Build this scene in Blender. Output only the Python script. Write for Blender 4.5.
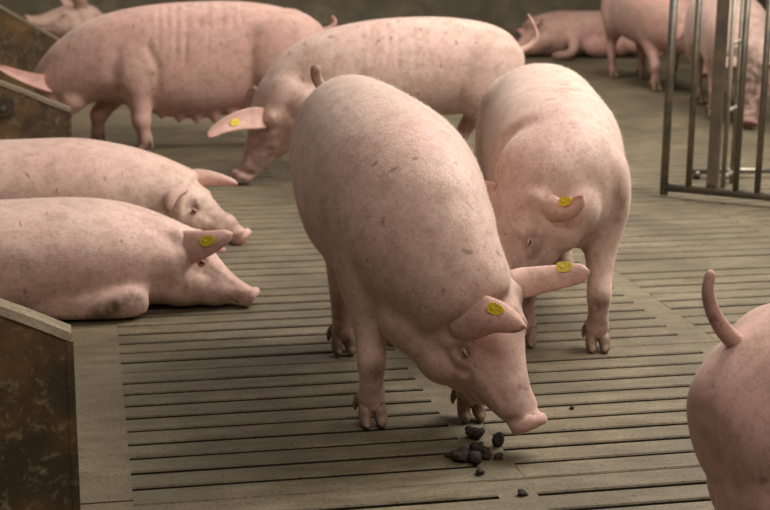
import bpy, math, random
import numpy as np
from mathutils import Vector, Matrix

# ------------------------------------------------------------------ camera, light, exposure
for o in list(bpy.data.objects): bpy.data.objects.remove(o)
scn = bpy.context.scene
COL = scn.collection
rng = random.Random(7)
F_PX, PITCH, YAW, ROLL, CAM_H = 1480.0, 0.2348, 0.20089, 0.00819, 1.4
cam_d = bpy.data.cameras.new('camera'); cam = bpy.data.objects.new('camera', cam_d); COL.objects.link(cam)
cam_d.sensor_width = 36.0; cam_d.lens = F_PX / 770 * 36.0
_f0 = Vector((math.sin(YAW), math.cos(YAW), 0)); _r0 = Vector((math.cos(YAW), -math.sin(YAW), 0)); _u = Vector((0, 0, 1))
CFWD = _f0 * math.cos(PITCH) - _u * math.sin(PITCH); _up = _f0 * math.sin(PITCH) + _u * math.cos(PITCH)
CRIGHT = _r0 * math.cos(ROLL) + _up * math.sin(ROLL); CUP = _up * math.cos(ROLL) - _r0 * math.sin(ROLL)
_m = Matrix((CRIGHT, CUP, -CFWD)).transposed().to_4x4(); _m.translation = (0, 0, CAM_H)
cam.matrix_world = _m
cam_d.dof.use_dof = True; cam_d.dof.focus_distance = 3.75; cam_d.dof.aperture_fstop = 5.0
scn.camera = cam

scn.view_settings.view_transform = 'Standard'; scn.view_settings.look = 'None'
scn.view_settings.gamma = 1.0; scn.view_settings.use_curve_mapping = False
scn.view_settings.exposure = -0.08
w = bpy.data.worlds.new('barn_light'); scn.world = w; w.use_nodes = True
w.node_tree.nodes['Background'].inputs[0].default_value = (1.0, 0.86, 0.76, 1)
w.node_tree.nodes['Background'].inputs[1].default_value = 0.135

def area(name, loc, target, sx, sy, power, color):
    d = bpy.data.lights.new(name, 'AREA'); d.shape = 'RECTANGLE'; d.size = sx; d.size_y = sy; d.energy = power; d.color = color
    o = bpy.data.objects.new(name, d); COL.objects.link(o); o.location = loc
    o.rotation_euler = (Vector(target) - Vector(loc)).to_track_quat('-Z', 'Y').to_euler()
    return o
area('barn_skylight', (4.1, 5.5, 4.2), (1.2, 4.8, 0), 2.6, 3.0, 490, (1.0, 0.955, 0.89))
area('front_fill_light', (1.2, 0.9, 3.8), (1.0, 4.6, 0.3), 3.0, 1.2, 72, (1.0, 0.93, 0.84))  # added fill, not a known lamp; brightens the camera-facing sides
area('barn_lamp_row', (2.2, 10.5, 4.0), (2.2, 10.4, 0), 6.0, 1.5, 180, (1.0, 0.93, 0.84))

# ------------------------------------------------------------------ helpers
def V(*a): return np.array(a, float)
def nrm(v): v = np.asarray(v, float); return v / (np.linalg.norm(v) + 1e-12)

def link_mesh(name, verts, faces, mat, parent=None, smooth=True):
    me = bpy.data.meshes.new(name)
    me.from_pydata([tuple(map(float, v)) for v in verts], [], [tuple(f) for f in faces]); me.update()
    if smooth: me.polygons.foreach_set('use_smooth', [True] * len(me.polygons))
    if mat: me.materials.append(mat)
    o = bpy.data.objects.new(name, me); COL.objects.link(o)
    if parent: o.parent = parent
    return o

def tag(o, label=None, cat=None, group=None, kind=None):
    if label: o['label'] = label
    if cat: o['category'] = cat
    if group: o['group'] = group
    if kind: o['kind'] = kind
    return o

def empty(name, loc=(0, 0, 0), rz=0.0):
    o = bpy.data.objects.new(name, None); COL.objects.link(o); o.location = loc; o.rotation_euler = (0, 0, rz)
    o.empty_display_size = 0.1
    return o

class MB:
    def __init__(s): s.v = []; s.f = []
    def add(s, verts, faces):
        n = len(s.v); s.v += [tuple(map(float, q)) for q in verts]; s.f += [tuple(i + n for i in f) for f in faces]
        return s
    def box(s, x0, x1, y0, y1, z0, z1):
        return s.add([(x0,y0,z0),(x1,y0,z0),(x1,y1,z0),(x0,y1,z0),(x0,y0,z1),(x1,y0,z1),(x1,y1,z1),(x0,y1,z1)],
                     [(0,3,2,1),(4,5,6,7),(0,1,5,4),(1,2,6,5),(2,3,7,6),(3,0,4,7)])
    def tube(s, pts, r, n=12, up=(0, 0, 1)):
        if not hasattr(r, '__len__'): r = [r] * len(pts)
        st = [(p, q, q, q) for p, q in zip(pts, r)]
        return s.add(*loft(st, n=n, sub=1, up=up, ex=2.0))
    def build(s, name, mat, parent=None, smooth=True): return link_mesh(name, s.v, s.f, mat, parent, smooth)

def catmull(A, sub):
    A = np.asarray(A, float); n = len(A)
    if sub <= 1 or n < 3: return A
    out = []
    for i in range(n - 1):
        p0 = A[i - 1] if i > 0 else 2 * A[0] - A[1]
        p1, p2 = A[i], A[i + 1]
        p3 = A[i + 2] if i + 2 < n else 2 * A[-1] - A[-2]
        for k in range(sub):
            t = k / sub
            out.append(0.5 * ((2 * p1) + (-p0 + p2) * t + (2 * p0 - 5 * p1 + 4 * p2 - p3) * t * t + (-p0 + 3 * p1 - 3 * p2 + p3) * t ** 3))
    out.append(A[-1]); return np.array(out)

def loft(st, n=28, sub=5, up=(0, 0, 1), ex=2.2):
    """closed tube through stations (pos, half width, half height up, half height down)"""
    A = np.array([[*p, a, b, c] for p, a, b, c in st], float)
    A = catmull(A, sub); P = A[:, :3]; Rr = np.maximum(A[:, 3:], 0.0015)
    T = np.gradient(P, axis=0)
    verts = []; faces = []
    up = np.asarray(up, float)
    for i in range(len(P)):
        t = nrm(T[i]); s = nrm(np.cross(up, t)); nn = np.cross(t, s)
        for k in range(n):
            a = 2 * math.pi * k / n; c, sn = math.cos(a), math.sin(a)
            cx = math.copysign(abs(c) ** (2 / ex), c); sx = math.copysign(abs(sn) ** (2 / ex), sn)
            h = Rr[i, 1] if sn >= 0 else Rr[i, 2]
            verts.append(P[i] + s * cx * Rr[i, 0] + nn * sx * h)
    m = len(P)
    for i in range(m - 1):
        for k in range(n):
            k2 = (k + 1) % n
            faces.append((i * n + k, (i + 1) * n + k, (i + 1) * n + k2, i * n + k2)[::-1])
    verts.append(P[0]); verts.append(P[-1]); a, b = len(verts) - 2, len(verts) - 1
    for k in range(n):
        k2 = (k + 1) % n
        faces.append((a, k, k2)[::-1]); faces.append((b, (m - 1) * n + k2, (m - 1) * n + k)[::-1])
    return verts, faces

def blob(c, r, n=16, m=10):
    c = np.asarray(c, float); r = np.asarray(r, float) if hasattr(r, '__len__') else np.array([r, r, r], float)
    v = [c + V(0, 0, r[2])]; f = []
    for i in range(1, m):
        th = math.pi * i / m
        for k in range(n):
            ph = 2 * math.pi * k / n
            v.append(c + r * V(math.sin(th) * math.cos(ph), math.sin(th) * math.sin(ph), math.cos(th)))
    v.append(c - V(0, 0, r[2])); L = len(v) - 1
    for k in range(n):
        k2 = (k + 1) % n
        f.append((0, 1 + k, 1 + k2)); f.append((L, 1 + (m - 2) * n + k2, 1 + (m - 2) * n + k))
        for i in range(m - 2): f.append((1 + i * n + k, 1 + (i + 1) * n + k, 1 + (i + 1) * n + k2, 1 + i * n + k2))
    return v, f

# ------------------------------------------------------------------ materials
def new_mat(name):
    m = bpy.data.materials.new(name); m.use_nodes = True
    nt = m.node_tree; b = nt.nodes['Principled BSDF']
    return m, nt, b
def N(nt, t, **kw):
    n = nt.nodes.new(t)
    for k, v in kw.items():
        if k in n.inputs.keys(): n.inputs[k].default_value = v
        else: setattr(n, k, v)
    return n
def noise(nt, vec, scale, detail=4, rough=0.55, dist=0.0):
    n = N(nt, 'ShaderNodeTexNoise'); n.inputs['Scale'].default_value = scale; n.inputs['Detail'].default_value = detail
    n.inputs['Roughness'].default_value = rough; n.inputs['Distortion'].default_value = dist
    nt.links.new(vec, n.inputs['Vector']); return n.outputs['Fac']
def ramp(nt, fac, stops):
    r = N(nt, 'ShaderNodeValToRGB'); e = r.color_ramp.elements
    while len(e) < len(stops): e.new(0.5)
    for i, (p, c) in enumerate(stops):
        e[i].position = p; e[i].color = (*c, 1) if hasattr(c, '__len__') else (c, c, c, 1)
    nt.links.new(fac, r.inputs[0]); return r.outputs[0]
def mixc(nt, fac, a, b, mode='MIX'):
    m = N(nt, 'ShaderNodeMix'); m.data_type = 'RGBA'; m.blend_type = mode
    for s, val in ((0, fac), (6, a), (7, b)):
        if hasattr(val, 'is_output'): nt.links.new(val, m.inputs[s])
        else: m.inputs[s].default_value = (*val, 1) if hasattr(val, '__len__') else val
    return m.outputs[2]
def math_(nt, op, a, b=0.0):
    m = N(nt, 'ShaderNodeMath'); m.operation = op
    for i, val in enumerate((a, b)):
        if hasattr(val, 'is_output'): nt.links.new(val, m.inputs[i])
        else: m.inputs[i].default_value = val
    return m.outputs[0]
def mapping(nt, vec, scale=(1, 1, 1), loc=(0, 0, 0), rot=(0, 0, 0)):
    m = N(nt, 'ShaderNodeMapping'); m.inputs['Scale'].default_value = scale; m.inputs['Location'].default_value = loc
    m.inputs['Rotation'].default_value = rot
    nt.links.new(vec, m.inputs['Vector']); return m.outputs[0]
def bump(nt, b, h, strength, dist=0.01):
    n = N(nt, 'ShaderNodeBump'); n.inputs['Strength'].default_value = strength; n.inputs['Distance'].default_value = dist
    nt.links.new(h, n.inputs['Height']); nt.links.new(n.outputs[0], b.inputs['Normal'])

def mat_concrete(name, dark, mid, light, rough=0.75, stain=0.5):
    m, nt, b = new_mat(name)
    geo = N(nt, 'ShaderNodeNewGeometry'); p = geo.outputs['Position']
    n1 = noise(nt, p, 2.3, 5, 0.6); n2 = noise(nt, mapping(nt, p, (6, 22, 12)), 1.0, 5, 0.65); n3 = noise(nt, p, 95, 3, 0.7)
    base = ramp(nt, n2, [(0.28, dark), (0.5, mid), (0.75, light)])
    st = ramp(nt, n1, [(0.36, 0.0), (0.62, 1.0)])
    c = mixc(nt, math_(nt, 'MULTIPLY', st, stain), base, tuple(q * 0.55 for q in mid))
    sp = ramp(nt, n3, [(0.32, 0.35), (0.46, 0.95), (0.60, 1.0), (0.75, 1.35)])
    c = mixc(nt, 0.8, c, sp, 'MULTIPLY')
    nt.links.new(c, b.inputs['Base Color']); b.inputs['Roughness'].default_value = rough
    b.inputs['Specular IOR Level'].default_value = 0.35
    hh = math_(nt, 'ADD', math_(nt, 'MULTIPLY', n3, 0.5), math_(nt, 'MULTIPLY', n2, 0.6))
    bump(nt, b, hh, 0.5, 0.004)
    return m

M = {}
M['slat'] = mat_concrete('slat_concrete', (0.105, 0.080, 0.042), (0.185, 0.147, 0.088), (0.275, 0.225, 0.142), 0.7, 0.8)
M['slab'] = mat_concrete('slab_concrete', (0.115, 0.085, 0.045), (0.18, 0.14, 0.082), (0.25, 0.20, 0.125), 0.7, 0.5)
M['wall'] = mat_concrete('wall_concrete', (0.14, 0.11, 0.07), (0.20, 0.165, 0.11), (0.27, 0.22, 0.15), 0.8, 0.6)
M['panel_top'] = mat_concrete('panel_edge', (0.12, 0.09, 0.05), (0.20, 0.155, 0.095), (0.29, 0.23, 0.15), 0.8, 0.4)

def mat_panel():
    m, nt, b = new_mat('stained_panel')
    p = N(nt, 'ShaderNodeNewGeometry').outputs['Position']
    n1 = noise(nt, p, 4.5, 6, 0.6); n2 = noise(nt, p, 30, 5, 0.7, 0.6); n3 = noise(nt, mapping(nt, p, (40, 40, 14), rot=(0, .5, 0)), 1.0, 3, 0.6, 0.5)
    c = ramp(nt, n1, [(0.36, (0.05, 0.032, 0.016)), (0.5, (0.115, 0.068, 0.028)), (0.64, (0.21, 0.105, 0.035))])
    fl = ramp(nt, n2, [(0.54, 0.0), (0.70, 0.75)])
    c = mixc(nt, fl, c, (0.30, 0.235, 0.14))
    fl2 = ramp(nt, n3, [(0.66, 0.0), (0.76, 0.3)])
    c = mixc(nt, fl2, c, (0.38, 0.29, 0.16))
    nt.links.new(c, b.inputs['Base Color']); b.inputs['Roughness'].default_value = 0.62
    bump(nt, b, n2, 0.5, 0.006); return m
M['panel'] = mat_panel()

def simple(name, col, rough=0.5, metal=0.0, nscale=None, col2=None, bmp=0.0):
    m, nt, b = new_mat(name); b.inputs['Roughness'].default_value = rough; b.inputs['Metallic'].default_value = metal
    p = N(nt, 'ShaderNodeNewGeometry').outputs['Position']
    f = noise(nt, p, nscale or 40, 4, 0.6)
    c = ramp(nt, f, [(0.35, col), (0.65, col2 or tuple(q * 0.8 for q in col))])
    nt.links.new(c, b.inputs['Base Color'])
    if bmp: bump(nt, b, f, bmp, 0.004)
    return m
M['pit'] = simple('pit_sludge', (0.006, 0.005, 0.003), 0.9)
M['steel'] = simple('galvanised_steel', (0.17, 0.165, 0.15), 0.42, 0.75, 14, (0.30, 0.25, 0.18), 0.2)
M['steel_pale'] = simple('weathered_zinc', (0.36, 0.33, 0.27), 0.55, 0.4, 14, (0.25, 0.21, 0.15), 0.2)
M['bolt'] = simple('rusty_bolt', (0.10, 0.075, 0.05), 0.6, 0.4, 60, (0.05, 0.035, 0.02))
M['dung'] = simple('manure', (0.014, 0.010, 0.005), 0.75, 0, 70, (0.042, 0.030, 0.016), 1.0)
M['hair'] = simple('pale_bristle', (0.72, 0.58, 0.46), 0.5, 0, 30, (0.62, 0.48, 0.37))
M['eye'] = simple('eye_dark', (0.012, 0.008, 0.006), 0.12)
M['hoof'] = simple('hoof_horn', (0.34, 0.225, 0.15), 0.6, 0, 45, (0.15, 0.098, 0.062), 0.5)

def mat_tag():
    m, nt, b = new_mat('yellow_tag'); b.inputs['Roughness'].default_value = 0.45
    p = N(nt, 'ShaderNodeTexCoord').outputs['Object']
    v = N(nt, 'ShaderNodeTexVoronoi'); v.inputs['Scale'].default_value = 170; nt.links.new(p, v.inputs['Vector'])
    f = ramp(nt, v.outputs['Distance'], [(0.22, .8), (0.34, 0.0)])
    rr = math_(nt, 'LESS_THAN', N(nt, 'ShaderNodeVectorMath', operation='LENGTH').outputs[1], 1.0)
    ln = N(nt, 'ShaderNodeVectorMath', operation='LENGTH'); nt.links.new(p, ln.inputs[0])
    inn = math_(nt, 'LESS_THAN', ln.outputs['Value'], 0.016)
    c = mixc(nt, math_(nt, 'MULTIPLY', f, inn), (0.72, 0.52, 0.02), (0.03, 0.025, 0.01))
    nt.links.new(c, b.inputs['Base Color']); return m
M['tag'] = mat_tag()

def mat_skin(name, tint=(1, 1, 1), seed=0.0):
    m, nt, b = new_mat(name)
    p0 = N(nt, 'ShaderNodeTexCoord').outputs['Object']; p = mapping(nt, p0, loc=(seed, seed * 1.7, seed * .6))
    att = N(nt, 'ShaderNodeAttribute', attribute_name='mask'); sep = N(nt, 'ShaderNodeSeparateColor'); nt.links.new(att.outputs['Color'], sep.inputs[0])
    n1 = noise(nt, p, 3.2, 4, 0.6); n2 = noise(nt, p, 16, 5, 0.65); n3 = noise(nt, mapping(nt, p, (60, 230, 230)), 1.0, 3, 0.6)
    n4 = noise(nt, p, 260, 2, 0.6)
    cr = tuple(a * b_ for a, b_ in zip((0.64, 0.445, 0.375), tint)); pk = tuple(a * b_ for a, b_ in zip((0.59, 0.35, 0.305), tint))
    c = mixc(nt, ramp(nt, n1, [(0.35, 0.0), (0.68, 0.85)]), cr, pk)
    c = mixc(nt, sep.outputs[0], c, (0.56, 0.26, 0.23))
    # blotches of stain and tiny scabs of their own
    bl = ramp(nt, n2, [(0.44, 0.0), (0.68, 0.62)])
    n5 = noise(nt, p, 55, 4, 0.7)
    c = mixc(nt, ramp(nt, n5, [(0.50, 0.0), (0.68, 0.6)]), c, (0.36, 0.22, 0.16))
    c = mixc(nt, bl, c, (0.34, 0.20, 0.14))
    c = mixc(nt, ramp(nt, n3, [(0.40, 0.0), (0.7, 0.28)]), c, (0.80, 0.62, 0.50))
    wv = noise(nt, mapping(nt, p, (30, 12, 18), rot=(.4, .3, .8)), 1.0, 2, 0.5)
    c = mixc(nt, ramp(nt, wv, [(0.69, 0.0), (0.72, 0.6)]), c, (0.22, 0.10, 0.075))
    d = math_(nt, 'MULTIPLY', sep.outputs[1], ramp(nt, n2, [(0.30, 0.15), (0.58, 1.0)]))
    c = mixc(nt, d, c, (0.115, 0.075, 0.045))
    c = mixc(nt, sep.outputs[2], c, (0.30, 0.045, 0.035))
    nt.links.new(c, b.inputs['Base Color'])
    b.inputs['Roughness'].default_value = 0.62; b.inputs['Specular IOR Level'].default_value = 0.3
    b.inputs['Subsurface Weight'].default_value = 0.12; b.inputs['Subsurface Radius'].default_value = (1.0, 0.35, 0.2); b.inputs['Subsurface Scale'].default_value = 0.012
    b.inputs['Sheen Weight'].default_value = 0.25; b.inputs['Sheen Roughness'].default_value = 0.45
    b.inputs['Sheen Tint'].default_value = (1.0, 0.9, 0.8, 1)
    hh = math_(nt, 'ADD', math_(nt, 'MULTIPLY', n3, 0.6), math_(nt, 'ADD', math_(nt, 'MULTIPLY', n4, 0.25), math_(nt, 'MULTIPLY', n2, 1.2)))
    bump(nt, b, hh, 0.32, 0.005)
    return m
M['skin'] = mat_skin('sow_skin'); 
M['skin_pink'] = mat_skin('sow_skin_pinker', (0.98, 0.84, 0.84), 3.1)
M['skin_tan'] = mat_skin('sow_skin_tan', (1.0, 1.0, 0.98), 7.7)

# ------------------------------------------------------------------ floor: slatted panels over the pit
XA, SLOT_L, STRIP = 0.0742, 0.8681, 0.0982
PITX = SLOT_L + STRIP; Y0, PY = 4.76844, 0.10287
GAP, SEAM = 0.019, 0.006
def slot_y(i): return Y0 - PY * i
def half_gap(i): return (SEAM if (i - 4) % 10 == 0 else GAP) / 2
def in_view(x, y, z=0.0, pad=30):
    d = Vector((x, y, z - CAM_H)); zz = d.dot(CFWD)
    if zz < 0.5: return False, 0
    px = 385 + F_PX * d.dot(CRIGHT) / zz; py = 255 - F_PX * d.dot(CUP) / zz
    return (-pad < px < 770 + pad and -pad < py < 510 + pad), zz

mb = MB(); mb.box(-4.0, 9.0, 1.0, 14.4, -0.62, -0.5)
floor = mb.build('floor', M['pit'], smooth=False); tag(floor, 'slatted concrete floor over a dark slurry pit', 'floor', kind='structure')
def slat_profile(x0, x1, y0, y1, z=0.0, b=0.004):
    prof = [(y0, z - b), (y0 + b, z), (y1 - b, z), (y1, z - b), (y1 - 0.012, z - 0.12), (y0 + 0.012, z - 0.12)]
    v = [(x0, y, q) for y, q in prof] + [(x1, y, q) for y, q in prof]
    n = 6; f = [tuple(range(n)), tuple(range(2 * n - 1, n - 1, -1))] + [(k, k + n, (k + 1) % n + n, (k + 1) % n) for k in range(n)]
    return v, f
M['slat_side'] = mat_concrete('slat_side_slurry_shade', (0.02, 0.015, 0.008), (0.035, 0.026, 0.014), (0.05, 0.038, 0.02), 0.8, 0.5)
def dirty_shaded_sides(me):           # slurry crust below the tread, its colour also darkened as painted slot shade
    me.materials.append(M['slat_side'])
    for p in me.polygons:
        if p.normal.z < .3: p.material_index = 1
slats = []
for k in range(-0, 8):
    for i in range(-94, 26):
        ya = slot_y(i + 1) + half_gap(i + 1); yb = slot_y(i) - half_gap(i)
        x0 = XA + k * PITX; x1 = x0 + SLOT_L
        vis = [in_view(x0 + t * SLOT_L, (ya + yb) / 2) for t in (0, .25, .5, .75, 1)]
        slats.append((min(q[1] for q in vis) if any(q[0] for q in vis) else 1e3 + abs(ya), x0, x1, ya, yb))
slats.sort()
cache = {}
rest = MB()
for n_, (dd, x0, x1, ya, yb) in enumerate(slats):
    dz = rng.uniform(-0.0006, 0.0005)
    if n_ < 300:
        key = round(yb - ya, 4), rng.randrange(1)
        if key not in cache:
            hw = (yb - ya) / 2; v, f = slat_profile(0, SLOT_L, -hw, hw)
            me = bpy.data.meshes.new('slat'); me.from_pydata(v, [], f); me.update(); me.materials.append(M['slat']); dirty_shaded_sides(me); cache[key] = me
        o = bpy.data.objects.new('slat', cache[key]); COL.objects.link(o); o.parent = floor; o.location = (x0, (ya + yb) / 2, dz)
    else:
        rest.add(*slat_profile(x0, x1, ya, yb, dz))
far = rest.build('distant_slats', M['slat'], floor, smooth=False); far['kind'] = 'stuff'; dirty_shaded_sides(far.data)
# cross beams that carry the slats, one per panel
for k in range(0, 8):
    for j in range(-9, 3):
        ya = slot_y(4 + 10 * (j + 1)) + SEAM / 2; yb = slot_y(4 + 10 * j) - SEAM / 2
        x0 = XA + k * PITX + SLOT_L
        mb = MB(); mb.add(*slat_profile(x0, x0 + STRIP, ya, yb, -0.0008, 0.003))
        dirty_shaded_sides(mb.build('panel_beam', M['slat'], floor, smooth=False).data)
mb = MB()
for a, b_ in ((1.0, 3.36), (3.365, 7.24), (7.245, 10.7), (10.705, 14.4)):
    mb.box(-4.0, XA, a, b_ - 0.004, -0.12, -0.0005)
mb.build('lying_slab', M['slab'], floor, smooth=False)

# ------------------------------------------------------------------ walls
def wall(name, x0, x1, y0, y1, h):
    mb = MB(); mb.box(x0, x1, y0, y1, -0.5, h)
    return tag(mb.build(name, M['wall'], smooth=False), kind='structure')
wall('wall_back', -4.0, 9.0, 14.4, 14.6, 2.6)
wall('wall_left', -4.2, -4.0, 1.0, 14.6, 2.6)
wall('wall_right', 9.0, 9.2, 1.0, 14.6, 2.6)

# stained partitions that end beside the walkway
def partition(label, xe, y, h_end, slope, length, bolt=False):
    root = empty('pen_partition', (xe, y, 0))
    t = 0.075
    def body(z0, z1off, y0, y1):
        x = [0.0, -0.0, -length]
        v = []
        for yy in (y0, y1):
            v += [(0, yy, z0), (0, yy, h_end + z1off), (-length * .45, yy, h_end + slope * length * .45 + z1off), (-length, yy, h_end + slope * length * .45 + z1off), (-length, yy, z0)]
        f = [(0, 1, 2, 3, 4)[::-1], (5, 6, 7, 8, 9)] + [(k, (k + 1) % 5, (k + 1) % 5 + 5, k + 5) for k in range(5)]
        return v, f
    mb = MB(); mb.add(*body(0.0, -0.012, 0, t)); mb.build('board', M['panel'], root, smooth=False)
    # worn pale top edge
    mb = MB(); n = 24; L = length
    pts = []
    for i in range(n + 1):
        s = i / n * L; z = h_end + slope * min(s, L * .45)
        pts.append((-s, z + rng.uniform(-.0025, .0025)))
    v = []; f = []
    for x, z in pts:
        a, b_ = rng.uniform(-.002, .003), rng.uniform(-.002, .003)
        v += [(x, -0.003 - a, z - 0.02), (x, 0.006, z - 0.002), (x, t - 0.006, z - 0.002), (x, t + 0.003 + b_, z - 0.02)]
    for i in range(n):
        for k in range(3): f.append((i * 4 + k, i * 4 + k + 1, i * 4 + k + 5, i * 4 + k + 4))
    f.append((0, 3, 2, 1)); mb.add(v, f); mb.build('top_edge', M['panel_top'], root, smooth=False)
    # end cap
    mb = MB(); mb.box(-0.012, 0.004, -0.003, t + 0.003, 0.0, h_end - 0.018); mb.build('end_strip', M['panel'], root, smooth=False)
    if bolt:
        mb = MB(); mb.box(-.36, -.26, -0.012, 0.0, h_end - .03, h_end + .05); pl = mb.build('bracket_plate', M['bolt'], root, smooth=False)
        mb = MB(); mb.tube([(-.31, -.012, h_end + .01), (-.31, -.03, h_end + .01)], 0.014, 6, up=(0, 0, 1)); mb.build('bolt', M['steel'], pl, smooth=False)
    return root
tag(partition('', -0.052, 3.20, 0.47, 0.46, 2.2), 'stained brown pen partition nearest the camera, with pale worn top edge', 'partition', 'pen partitions')
tag(partition('', -0.076, 7.242, 0.42, 0.42, 2.6, True), 'stained brown pen partition with a bolted bracket plate, behind the lying sows', 'partition', 'pen partitions')
tag(partition('', -0.128, 10.68, 0.42, 0.60, 2.6), 'stained brown pen partition farthest back at the upper left', 'partition', 'pen partitions')

# ------------------------------------------------------------------ pigs
def bez(a, b, c, t): return a * (1 - t) ** 2 + 2 * b * t * (1 - t) + c * t * t

class Pig:
    def __init__(s, loc, yaw, voxel=0.008, smooth=10, mat='skin', scale=1.0):
        s.root = empty('sow', (loc[0], loc[1], 0), yaw); s.loc = loc; s.yaw = yaw
        s.mb = MB(); s.late = MB(); s.latemask = []; s.stamps = []; s.paints = []; s.voxel = voxel; s.smooth = smooth; s.mat = M[mat]; s.feet = []; s.legk = 1.0; s.legw = 1.0; s.hipo = 0.0; s.hair = 0
    def L(s, p):            # world point to sow coordinates
        x, y = p[0] - s.loc[0], p[1] - s.loc[1]; c, n = math.cos(-s.yaw), math.sin(-s.yaw)
        return V(x * c - y * n, x * n + y * c, p[2])
    def D(s, p):            # world direction
        c, n = math.cos(-s.yaw), math.sin(-s.yaw); return V(p[0] * c - p[1] * n, p[0] * n + p[1] * c, p[2])
    def torso(s, st, ex=2.3): s.mb.add(*loft([(V(x, y, z), a, b, c) for x, y, z, a, b, c in st], n=40, sub=6, ex=ex))
    def limb(s, st, up=(1, 0, 0)):
        lw = s.legw; st = [tuple(q[:3]) + tuple(r * (lw if q[2] > .15 else 1 + (lw - 1) * .5) for r in q[3:]) for q in st]
        s.mb.add(*loft([(V(*q[:3]), q[3], q[4], q[4] if len(q) < 6 else q[5]) for q in st], n=22, sub=5, up=up, ex=2.1))
    def lump(s, c, r): s.mb.add(*blob(c, r))
    # head frame: origin at the poll, hx to the snout
    def head(s, poll, snout, roll=0.0, size=1.0, jowl=1.0, er=(-.02, -.005)):
        poll = np.asarray(poll, float); ax = nrm(np.asarray(snout, float) - poll); ln = np.linalg.norm(np.asarray(snout, float) - poll)
        hy = nrm(np.cross((0, 0, 1), ax)); hz = np.cross(ax, hy)
        hy, hz = hy * math.cos(roll) + hz * math.sin(roll), hz * math.cos(roll) - hy * math.sin(roll)
        s.hf = (poll, ax, hy, hz); s.hk = k = ln / 0.385; s.size = size
        K = lambda x: 1 + (size - 1) * min(1.0, max(0.0, (.36 - x) / .2))
        H = s.H = lambda x, y, z: poll + (ax * x + (hy * y + hz * z) * K(x)) * k
        st = [(-.19, -.100, .03, .02, .03), (-.18, -.098, .070, .055, .085), (-.15, -.092, .115, .090, .135), (-.10, -.086, .138, .112, .162), (-.04, -.082, .138, .120, .163), (.03, -.080, .128, .116, .155), (.09, -.078, .114, .108, .140), (.15, -.074, .094, .090, .118),
              (.21, -.070, .075, .069, .092), (.27, -.066, .062, .055, .070), (.32, -.061, .054, .049, .054), (.352, -.057, .050, .046, .044), (.368, -.055, .046, .042, .038)]
        kk = k
        s.mb.add(*loft([(H(x, 0, z), a * k * K(x), b * k * K(x), c * k * K(x)) for x, z, a, b, c in st], n=32, sub=5, up=hz, ex=2.25))
        # snout disc
        s.mb.add(*loft([(H(.350, 0, -.052), .050 * kk, .052 * kk, .040 * kk), (H(.362, 0, -.051), .055 * kk, .054 * kk, .043 * kk), (H(.378, 0, -.050), .054 * kk, .054 * kk, .042 * kk), (H(.385, 0, -.050), .047 * kk, .046 * kk, .036 * kk)], n=28, sub=2, up=hz, ex=2.2))
        # lower jaw, cheeks, brow
        kk = k * (1 + (size - 1) * .8)
        s.mb.add(*loft([(H(.02, 0, -.16), .085 * kk, .06 * kk, .06 * kk), (H(.12, 0, -.150), .066 * kk, .05 * kk, .048 * kk), (H(.22, 0, -.122), .045 * kk, .04 * kk, .034 * kk), (H(.30, 0, -.100), .034 * kk, .03 * kk, .022 * kk), (H(.325, 0, -.095), .02 * kk, .02 * kk, .012 * kk)], n=20, sub=4, up=hz))
        for q in (-1, 1):
            s.mb.add(*blob(H(.02, q * .072, -.140), .088 * kk * jowl)); s.mb.add(*blob(H(-.06, q * .085, -.15), .104 * kk * jowl))
            s.mb.add(*blob(H(.085, q * .066, -.004), .028 * kk))
            s.mb.add(*blob(H(er[0], q * .092, er[1]), .040 * kk))     # ear root
            e = H(.115, q * .093, -.030)
            s.stamps += [('dot', e, .020 * kk, -.012 * kk), ('dot', H(.112, q * .088, -.006), .018 * kk, .006 * kk), ('dot', H(.125, q * .09, -.056), .016 * kk, .004 * kk)]
            s.stamps += [('line', [H(.335, q * .040, -.094), H(.27, q * .055, -.100), H(.215, q * .064, -.104), H(.185, q * .074, -.092)], .0075 * kk, -.009 * kk)]
            s.stamps += [('dot', H(.172, q * .082, -.092), .016 * kk, .006 * kk)]
            s.stamps += [('line', [H(.345, q * .05, -.02), H(.335, q * .055, -.07)], .010 * kk, -.005 * kk)]
            s.stamps += [('line', [H(.09, q * .11, -.07), H(.14, q * .095, -.08), H(.17, q * .086, -.06)], .012 * kk, -.004 * kk)]
            s.stamps += [('dot', H(.39, q * .020, -.046), .0085 * kk, -.022 * kk), ('line', [H(.345, 0, .0), H(.345, q * .035, -.012), H(.343, q * .053, -.045), H(.34, q * .045, -.08)], .009 * kk, -.006 * kk)]
            s.stamps += [('line', [H(.07, q * .05, .03), H(.09, q * .09, .0), H(.10, q * .105, -.05)], .010 * kk, -.004 * kk), ('line', [H(.16, q * .085, -.03), H(.22, q * .07, -.03), H(.28, q * .055, -.035)], .014 * kk, -.004 * kk)]
            s.stamps += [('line', [H(-.01, q * .14, -.05), H(.02, q * .14, -.12), H(.05, q * .12, -.18)], .016 * kk, -.006 * kk)]
            s.paints += [(0, [H(.39, q * .020, -.048)], .012 * kk, .0), (1, [H(.39, q * .020, -.048)], .010 * kk, .8), (0, [H(.118, q * .095, -.03)], .030 * kk, .5), (1, [H(.120, q * .092, -.034)], .017 * kk, .75),
                         (1, [H(.15, q * .09, -.05), H(.19, q * .08, -.07)], .022 * kk, .35), (1, [H(.335, q * .040, -.094), H(.27, q * .055, -.100), H(.215, q * .064, -.104)], .008 * kk, .5)]
        s.paints += [(0, [H(.385, 0, -.05)], .06 * kk, .85), (0, [H(.33, 0, -.06)], .06 * kk, .35), (1, [H(.25, 0, 0), H(.31, 0, -.01)], .05 * kk, .38)]
    def eyes(s, sides=(-1, 1), eyey=.0): s.eye_sides = sides
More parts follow.
